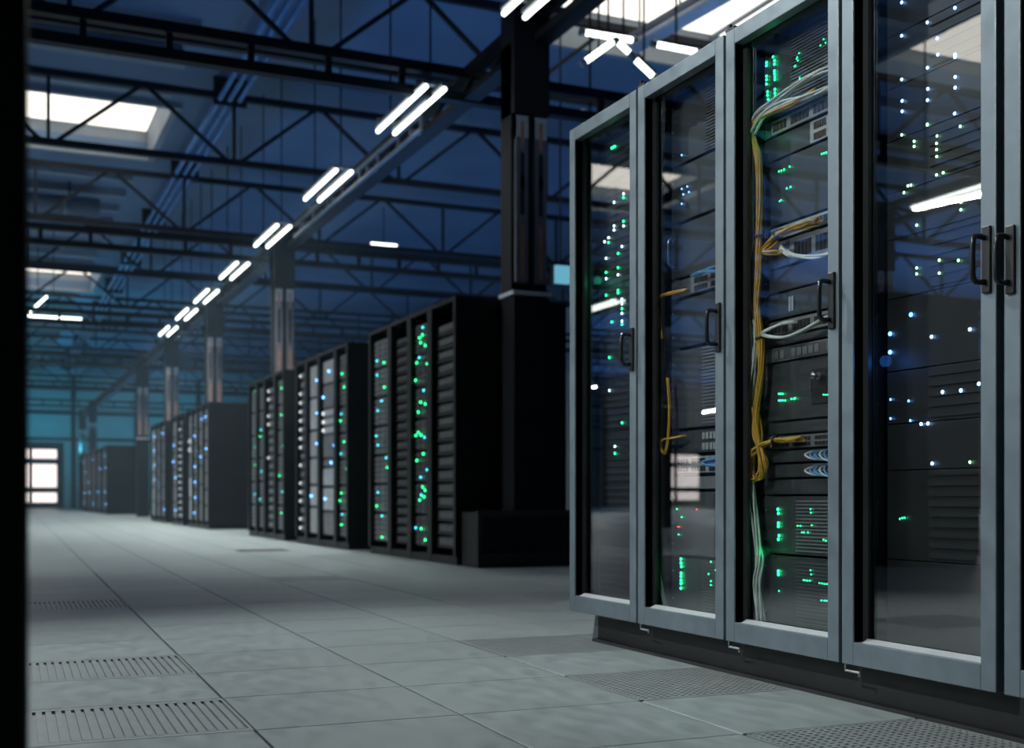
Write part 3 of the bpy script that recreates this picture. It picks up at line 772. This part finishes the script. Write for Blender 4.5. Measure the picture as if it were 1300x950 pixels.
# ---- equipment helpers in the glazed cabinets
def dev_span(k): return edges[k+1] + 0.045, edges[k] - 0.075
DEVS = {}
def device(k, z0, z1, label, cat='server', m='dev', name='rack_server', dx=0.0, grille=None, ports=None, ears=True, screws=True, handles=False, group=None):
    ya, yb = dev_span(k); x = XD + dx
    t = thing(name, label, cat, (x, (ya+yb)/2, z0), group)
    B(x+0.006, x+0.60, ya+0.045, yb-0.045, z0+0.001, z1-0.001).build('chassis', M['cab'], t)
    B(x, x+0.006, ya, yb, z0+0.0015, z1-0.0015).build('front_panel', M[m], t, bevel=0.0012)
    if screws:
        n = max(1, round((z1-z0)/0.09))
        for y in (yb-0.012, ya+0.012):
            for i in range(n):
                z = z0 + (z1-z0)*(i+0.5)/n
                MB().tube([(x+0.001, y, z), (x-0.003, y, z)], 0.0035, 8).build('screw', M['pin'], t)
    if grille:
        g0, g1, gm, gp = grille; b = MB(); z = z0 + 0.012
        ga, gb_ = ya + (yb-ya)*(1-g1), ya + (yb-ya)*(1-g0)
        while z < z1 - 0.012:
            b.box(x-0.004, x+0.001, ga, gb_, z, z+gp*0.5); z += gp
        b.build('grille', M[gm], t, kind='stuff')
    if ports:
        p0, p1, rows, ncol, pm, bm = ports
        pa, pb = ya + (yb-ya)*(1-p1), ya + (yb-ya)*(1-p0)
        hh = (z1-z0-0.008)/rows
        if bm: B(x-0.002, x, pa-0.006, pb+0.006, z0+0.004, z1-0.004).build('port_strip', M[bm], t)
        b = MB(); pw = (pb-pa)/ncol
        for i in range(ncol):
            gapx = 0.0
            for j in range(rows):
                zc = z0 + 0.004 + hh*(j+0.5); yc_ = pa + pw*(i+0.5)
                if i % 6 == 5: continue
                b.box(x-0.0045, x-0.0015, yc_-pw*0.36, yc_+pw*0.36, zc-hh*0.33, zc+hh*0.30)
        b.build('ports', M[pm], t, kind='stuff')
    if handles:
        for y in (yb-0.03, ya+0.03):
            zc = (z0+z1)/2; hh = min(0.05, (z1-z0)*0.35)
            MB().tube(spline([(x, y, zc+hh), (x-0.03, y, zc+hh), (x-0.034, y, zc), (x-0.03, y, zc-hh), (x, y, zc-hh)], 4), 0.004, 8).build('grip', M['chrome'], t, smooth=True)
    DEVS.setdefault(k, []).append((z0, z1, t, x, ya, yb))
    return t
def leds(k, pix, c, r=0.0052, bar=None):
    """status lights on the equipment fronts of cabinet k, measured in the photograph"""
    for u, v in pix:
        p = at_x(u, v, XD - 0.004)
        best = min(DEVS[k], key=lambda d: 0 if d[0] <= p.z < d[1] else min(abs(p.z-d[0]), abs(p.z-d[1])))
        z0, z1, t, x, ya, yb = best
        yy_ = min(max(p.y, ya+0.008), yb-0.008); zz = min(max(p.z, z0+0.006), z1-0.006)
        place(led_mesh(c, r), 'led', (x-0.006, yy_, zz), t, bar)
def zv(u, v): return at_x(u, v, XD).z
def crop(lst, ox, oy, s): return [(ox+a/s, oy+b_/s) for a, b_ in lst]
# --- cabinet 3 (the clearest one): z limits read along u = 985
Z = lambda v: zv(985, v)
top = DZ1 - 0.05
c3 = 'in the third cabinet'
device(2, Z(150), top, 'black server with green light columns at the top of the third cabinet', grille=(0.30,0.99,'dev2',0.011))
device(2, Z(172), Z(152), 'slim patch panel with white and yellow plugs near the top of the third cabinet', 'patch panel', 'dev2', 'patch_panel', ports=(0.10,0.98,1,22,'hole2','patch'))
device(2, Z(203), Z(174), 'white two-row port panel under the plugged panel in the third cabinet', 'patch panel', 'dev', 'patch_panel', ports=(0.52,0.98,2,18,'hole2','patch'))
device(2, Z(287), Z(205), 'large plain black server with a few green lights in the third cabinet', m='dev')
device(2, Z(306), Z(289), 'grey patch panel taking the upper yellow loop in the third cabinet', 'patch panel', 'dev2', 'patch_panel', ports=(0.05,0.98,1,22,'hole','patch'))
device(2, Z(341), Z(308), 'patch panel with the white leads below the yellow loop in the third cabinet', 'patch panel', 'dev2', 'patch_panel', ports=(0.3,0.98,1,18,'hole','dev3'))
device(2, Z(372), Z(343), 'blank black unit above the slotted one in the third cabinet', 'server', 'dev')
device(2, Z(406), Z(374), 'black unit with a short lit slot in the third cabinet', 'server', 'dev', ports=(0.28,0.34,1,2,'patch',None))
device(2, Z(428), Z(408), 'dark patch panel crossed by a drooping white lead in the third cabinet', 'patch panel', 'dev2', 'patch_panel', ports=(0.04,0.98,1,24,'hole','dev3'))
device(2, Z(440), Z(430), 'thin black blanking plate in the third cabinet', 'blanking plate', 'dev', 'blanking_plate', screws=False)
device(2, Z(460), Z(442), 'pale panel of square sockets in the third cabinet', 'patch panel', 'patch', 'patch_panel', ports=(0.12,0.98,1,14,'dev3','dev2'))
kd = device(2, Z(535), Z(462), 'black unit with a key in its lock and a block of green lights', m='dev')
device(2, Z(552), Z(537), 'black blanking plate above the yellow-cabled switch', 'blanking plate', 'dev', 'blanking_plate')
device(2, Z(571), Z(554), 'network switch taking the lower yellow bundle', 'switch', 'dev2', 'network_switch', ports=(0.05,0.98,2,24,'hole','dev3'))
device(2, Z(588), Z(573), 'upper network switch with blue leads in the third cabinet', 'switch', 'dev', 'network_switch', ports=(0.55,0.98,2,12,'hole','dev3'))
device(2, Z(607), Z(590), 'lower network switch with blue leads in the third cabinet', 'switch', 'dev', 'network_switch', ports=(0.55,0.98,2,12,'hole','dev3'))
device(2, Z(628), Z(609), 'black cover plate below the blue-cabled switches', 'blanking plate', 'dev', 'blanking_plate')
device(2, Z(703), Z(630), 'ribbed black server with a column of green lights, upper of two', m='dev', grille=(0.36,0.99,'dev3',0.012))
device(2, Z(792), Z(705), 'ribbed black server at the foot of the third cabinet', m='dev', grille=(0.36,0.99,'dev2',0.012))
# lock with key
kp = at_x(1043, 478, XD)
b = MB().box(XD-0.004, XD, kp.y-0.035, kp.y+0.05, kp.z-0.09, kp.z+0.03); b.build('lock_plate', M['hole'], kd, bevel=0.004)
b = MB().tube([(XD-0.004, kp.y, kp.z), (XD-0.014, kp.y, kp.z)], 0.014, 12); b.build('lock', M['chrome'], kd, smooth=False)
b = MB().tube([(XD-0.012, kp.y, kp.z), (XD-0.03, kp.y, kp.z)], 0.004, 8).ball((XD-0.034, kp.y+0.004, kp.z+0.002), 0.013, 8, 6, sx=0.25)
b.box(XD-0.036, XD-0.031, kp.y+0.010, kp.y+0.018, kp.z-0.055, kp.z-0.005); b.build('key', M['chrome'], kd, smooth=False)
c1 = lambda L: crop(L, 900, 0, 3.8)
leds(2, c1([(280,302),(280,317),(280,368),(280,385),(280,406),(285,443),(285,460),(288,480),(312,275),(318,293),(318,310),(318,342),(318,356),(320,371),(320,384),(320,432),(320,450),(322,466)]), 'g', 0.0050)
leds(2, c1([(437,257),(425,285),(432,293),(415,322),(440,383),(432,395),(555,190),(565,207),(540,220),(428,277),(419,318),(440,375)]), 'g', 0.0028)
leds(2, c1([(340,828),(352,824),(365,818),(391,805),(378,909),(396,902),(547,743),(557,740),(568,736)]), 'g', 0.0034)
leds(2, crop([(343,97),(350,93)], 900, 230, 3.8), 'g', 0.0028)
c2 = lambda L: crop(L, 900, 450, 3.8)
leds(2, c2([(340,191),(349,191),(358,191),(340,223),(349,223),(358,223),(370,223),(400,215),(412,215),(418,212)]), 'g', 0.0036)
leds(2, c2([(555,195),(565,195),(575,195),(430,828),(443,828),(450,859),(460,859),(480,859),(492,748),(494,765),(498,825),(555,895),(566,900)]), 'g', 0.0028)
leds(2, c2([(335,748),(337,768),(337,815),(337,830),(340,875),(337,893)]), 'g', 0.0058)
c4 = lambda L: crop(L, 900, 640, 3.8)
leds(2, c4([(337,325),(337,340)]), 'g', 0.006)
leds(2, c4([(340,420),(458,367),(467,369),(478,370),(490,370),(492,320),(495,340),(535,382),(548,384),(560,387),(572,387),(545,466),(560,467),(570,467)]), 'g', 0.0028)
# --- cabinet 1
def stack(k, zs, fn):
    for i in range(len(zs)-1): fn(i, zs[i], zs[i+1])
zz = [DZ0+0.05, 0.42, 0.70, 0.93, 1.16, 1.38, 1.60, 1.80, 2.02, DZ1-0.05]
stack(0, zz, lambda i, a, c: device(0, a, c, '%s dark server from the bottom behind the first glass door' % ORD[i], m='cab', grille=(0.05,0.95,'cab_in',0.03), group='servers behind the first glass door', screws=False))
W1 = [(792,246),(780,257),(792,287),(780,287),(780,292),(773,302),(768,307),(790,313),(770,328),(785,350),(770,354),(790,380),(790,386),(790,398),(790,408),(790,425),(774,496),(781,567)]
G1 = [(792,251),(792,281),(773,308),(785,322),(770,346),(785,340),(785,369),(785,372),(770,375),(777,382),(790,392),(790,413),(777,409),(774,454),(790,537),(781,576)]
leds(0, W1, 'w', 0.0062); leds(0, G1, 'g', 0.0062); leds(0, [(777,188),(779,187),(781,186)], 'g', 0.006)
# --- cabinet 2
zz = [(DZ0+0.05, 0.40, 'ribbed black server with a column of green lights at the foot of the second cabinet', dict(grille=(0.45,0.99,'dev2',0.012))),
      (0.41, 0.66, 'grey meshed server above the green-lit one in the second cabinet', dict(m='dev2', grille=(0.6,0.97,'dev',0.010))),
      (0.67, 0.72, 'thin bright-edged shelf in the second cabinet', dict(m='dev3', name='equipment_shelf', cat='shelf')),
      (0.73, 0.80, 'port panel with blue leads in the second cabinet', dict(name='patch_panel', cat='patch panel', m='dev2', ports=(0.1,0.98,2,22,'hole','patch'))),
      (0.81, 0.90, 'black switch with two small sockets in the second cabinet', dict(name='network_switch', cat='switch', ports=(0.45,0.95,2,10,'patch',None))),
      (0.91, 1.22, 'tall louvred chassis with pale tabs in the second cabinet', dict(m='dev2', grille=(0.45,0.86,'dev3',0.013), ports=(0.90,0.95,8,2,'patch',None))),
      (1.23, 1.42, 'plain black unit in the middle of the second cabinet', dict()),
      (1.43, 1.50, 'upper port panel with orange lead in the second cabinet', dict(name='patch_panel', cat='patch panel', m='dev2', ports=(0.3,0.98,2,18,'hole','dev3'))),
      (1.51, 1.72, 'black unit with bright grips in the second cabinet', dict(handles=True)),
      (1.73, 1.95, 'black unit with a cluster of blue lights in the second cabinet', dict()),
      (1.96, DZ1-0.05, 'black unit at the top of the second cabinet', dict(grille=(0.5,0.97,'dev2',0.012)))]
for a, c, lb, kw in zz: device(1, a, c, lb, **kw)
leds(1, [(866,197),(866,240),(873,237),(875,244),(868,247),(866,259)], 'b', 0.0038)
leds(1, [(865,710),(865,715),(865.5,719.5),(865,728),(865,732),(865,737),(865,741),(865,747)], 'g', 0.0062)
leds(1, [(903,712),(909,724),(900,729),(903,738),(903,743),(860,646.6),(866,657),(862,679)], 'g', 0.0032)
leds(1, [(885,647),(863,669),(861,669)], 'r', 0.003)
# --- cabinet 4 and 5
zz = [DZ0+0.05, 0.45, 0.72, 0.86, 1.02, 1.24, 1.42, 1.56, 1.72, 1.88, 2.04, DZ1-0.05]
for k, nm in ((3, 'fourth'), (4, 'fifth')):
    stack(k, zz, lambda i, a, c: device(k, a, c, '%s dark server from the bottom behind the %s glass door' % (ORD[i], nm), m='cab', grille=(0.35,0.97,'cab_in',0.03) if i % 2 else None, group='servers behind the %s glass door' % nm, screws=False))
c5 = lambda L: crop(L, 1050, 0, 3.167)
leds(3, c5([(302,10),(516,32),(405,90),(302,144),(445,155),(447,220),(516,220),(516,230),(632,171),(634,262),(406,273),(302,320),(517,310),(407,358),(517,353),(304,406),(406,403),(304,448),(515,457),(633,409)]), 'v', 0.0050)
leds(3, c5([(405,500),(405,511),(537,509),(302,543),(444,547),(352,569),(352,589),(442,577),(442,602),(443,630),(442,704),(469,695),(339,745),(327,748),(311,775),(540,814),(540,844),(362,906)]), 'y', 0.0044)
c6 = lambda L: crop(L, 1050, 280, 3.167)
leds(3, c6([(453,160),(530,161),(362,191),(362,215),(453,212)]), 'y', 0.0044)
leds(3, c6([(422,468),(576,438),(466,690),(540,684),(612,657),(380,811),(407,811)])+[(1184,588.7)], 'v', 0.0056)
leds(3, c6([(339,379),(255,456),(255,530)]), 'b', 0.007); leds(3, c6([(257,720),(257,797),(337,805),(330,726)]), 'b', 0.004)
leds(3, [(1232,587)], 'y', 0.0044); leds(3, [(1143,659),(1146,658),(1149,657.6)], 'g', 0.003)
lamp('blue_rack_glow', 'POINT', (XD-0.05, edges[3]-0.11, 1.05), 0.10, (0.05,0.25,1.0), shadow_soft_size=0.02)
lamp('green_rack_glow', 'POINT', (XD-0.05, edges[2]-0.13, 1.90), 0.025, (0.02,1.0,0.3), shadow_soft_size=0.02)
lamp('green_rack_glow', 'POINT', (XD-0.05, edges[2]-0.13, 0.45), 0.03, (0.02,1.0,0.3), shadow_soft_size=0.02)
lamp('green_rack_glow', 'POINT', (XD-0.05, edges[0]-0.13, 1.6), 0.08, (0.02,1.0,0.4), shadow_soft_size=0.02)
# ---- cables
def bundle(label, pix, m, n, r=0.0034, spread=0.010, dx=-0.045, ties=(), loose=0.0, name='cable_bundle'):
    pts = [at_x(p[0], p[1], XD + (p[2] if len(p) > 2 else dx)) for p in pix]
    t = thing(name, label, 'cables', tuple(pts[0]))
    for i in range(n):
        a = 2*math.pi*i/n + 0.4
        q = []
        for j, p in enumerate(pts):
            s = spread * (1 + loose*random.uniform(-1, 1))
            q.append(p + Vector((math.sin(a + j*0.6)*s*0.7, math.cos(a + j*0.6)*s, math.sin(a*2 + j)*s*0.4)))
        MB().tube(spline(q, 6), r, 6).build('cable', m, t, smooth=True)
    for u, v in ties:
        j = min(range(len(pts)), key=lambda i: (pix[i][0]-u)**2 + (pix[i][1]-v)**2)
        d = (pts[min(j+1, len(pts)-1)] - pts[max(j-1, 0)]).normalized()
        MB().tube([pts[j]-d*0.004, pts[j]+d*0.004], spread+r+0.002, 10).build('cable_tie', M['tie'], t)
    return t
bundle('white cables swept over from the top panel and down the third cabinet', [(1062,84),(1040,92),(1015,106),(988,126),(964,143),(955,160),(952,200),(951,250),(951,300),(947,340),(947,380),(954,412),(957,450),(953,500),(950,560),(952,610),(957,650),(962,690),(963,715),(961,745),(966,790)], M['white'], 5, 0.0042, 0.014, loose=0.4)
bundle('white plugged leads lying across the top patch panel', [(1062,108,-0.03),(1040,118,-0.035),(1018,126,-0.04),(992,134),(968,148),(956,170)], M['white'], 6, 0.0044, 0.014, loose=0.4)
bundle('thick yellow cables dropping from the top panel down the third cabinet', [(1035,116,-0.03),(1008,132),(985,140),(964,150),(954,164),(956,180),(962,200),(964,250),(964,300),(962,350),(961,390),(965,430),(966,470),(961,510),(960,545),(966,580),(967,600)], M['yellow'], 7, 0.0042, 0.011, ties=[(954,164),(964,300),(965,430)], loose=0.3)
bundle('yellow loop of cables plugged into the middle patch panel', [(1040,279,-0.02),(1022,287,-0.035),(1004,292),(988,299),(976,310),(970,321),(984,322),(998,318,-0.03)], M['yellow'], 8, 0.0042, 0.012, ties=[(988,299)], loose=0.9)
bundle('white leads curving out of the middle patch panel', [(992,314,-0.03),(1004,323),(1022,326),(1040,325),(1062,321)], M['white'], 5, 0.0044, 0.009, loose=0.6)
bundle('drooping white lead low across the dark patch panel', [(1064,398,-0.03),(1045,406),(1022,419),(1000,427),(980,427),(964,422),(956,408)], M['white'], 2, 0.0055, 0.006)
bundle('white leads swinging back from the dark patch panel', [(1010,408,-0.02),(994,411),(978,417),(966,425),(960,440),(957,470)], M['white'], 3, 0.0042, 0.008, loose=0.5)
bundle('big yellow coil hanging off the lower network switch', [(1016,557,-0.02),(1000,559,-0.03),(984,560),(968,565),(957,575),(952,588),(953,602),(960,609),(967,604),(969,590),(966,570),(961,550),(959,520)], M['yellow'], 9, 0.0042, 0.013, ties=[(984,560),(952,588)], loose=0.7)
for k, (v0, lb) in enumerate(((572, 'blue patch leads on the upper blue-cabled switch'), (592, 'blue patch leads on the lower blue-cabled switch'))):
    pts = []
    t = thing('cable_bundle', lb, 'cables', tuple(at_x(1040, v0+8, XD-0.03)))
    for i in range(8):
        u = 1026 + i*5
        P = [at_x(u+6, v0+1-i*0.3, XD-0.004), at_x(u+2, v0+2-i*0.3, XD-0.03), at_x(u-4+i*1.2, v0+6, XD-0.045), at_x(u+8, v0+11+i*0.4, XD-0.045), at_x(1072, v0+13+i*0.7, XD-0.04)]
        MB().tube(spline(P, 5), 0.0032, 6).build('cable', M['bluecable'] if i % 3 else M['white'], t, smooth=True)
# cabinet 2 cables
bundle('yellow leads drooping behind the second glass door', [(872,368,-0.03),(855,372),(840,376),(833,386),(836,405),(840,430)], M['yellow'], 4, 0.0034, 0.008)
bundle('thin yellow lead strung low behind the second glass door', [(870,553,-0.03),(856,556),(842,558),(838,566),(843,576),(848,560),(850,520),(847,480)], M['yellow'], 3, 0.003, 0.005)
bundle('pale cables hanging down the side of the second cabinet', [(838,500),(836,560),(833,620),(831,670),(833,710),(840,745),(845,770)], M['greycable'], 3, 0.003, 0.008)
bundle('blue leads fanned over the upper panel in the second cabinet', [(912,338,-0.02),(900,342),(886,349),(878,351),(890,345),(912,345)], M['bluecable'], 5, 0.003, 0.008, loose=0.8)
bundle('blue leads on the lower port panel in the second cabinet', [(914,583,-0.02),(903,584),(892,587),(898,591),(914,592)], M['bluecable'], 5, 0.003, 0.008, loose=0.8)

# ================================================================== thin haze hanging in the hall
hz = bpy.data.materials.new('haze'); hz.use_nodes = True; nt = hz.node_tree; nt.nodes.clear()
vs = nt.nodes.new('ShaderNodeVolumeScatter'); vs.inputs['Color'].default_value = (0.55, 0.80, 1.0, 1); vs.inputs['Density'].default_value = 0.0026; vs.inputs['Anisotropy'].default_value = 0.25
vo = nt.nodes.new('ShaderNodeOutputMaterial'); nt.links.new(vs.outputs[0], vo.inputs['Volume'])
tag(B(-6.0, XR-0.05, 11.0, YF-0.5, 0.02, ZC-0.02).build('haze', hz), 'thin bluish haze hanging through the hall', 'haze', kind='stuff')
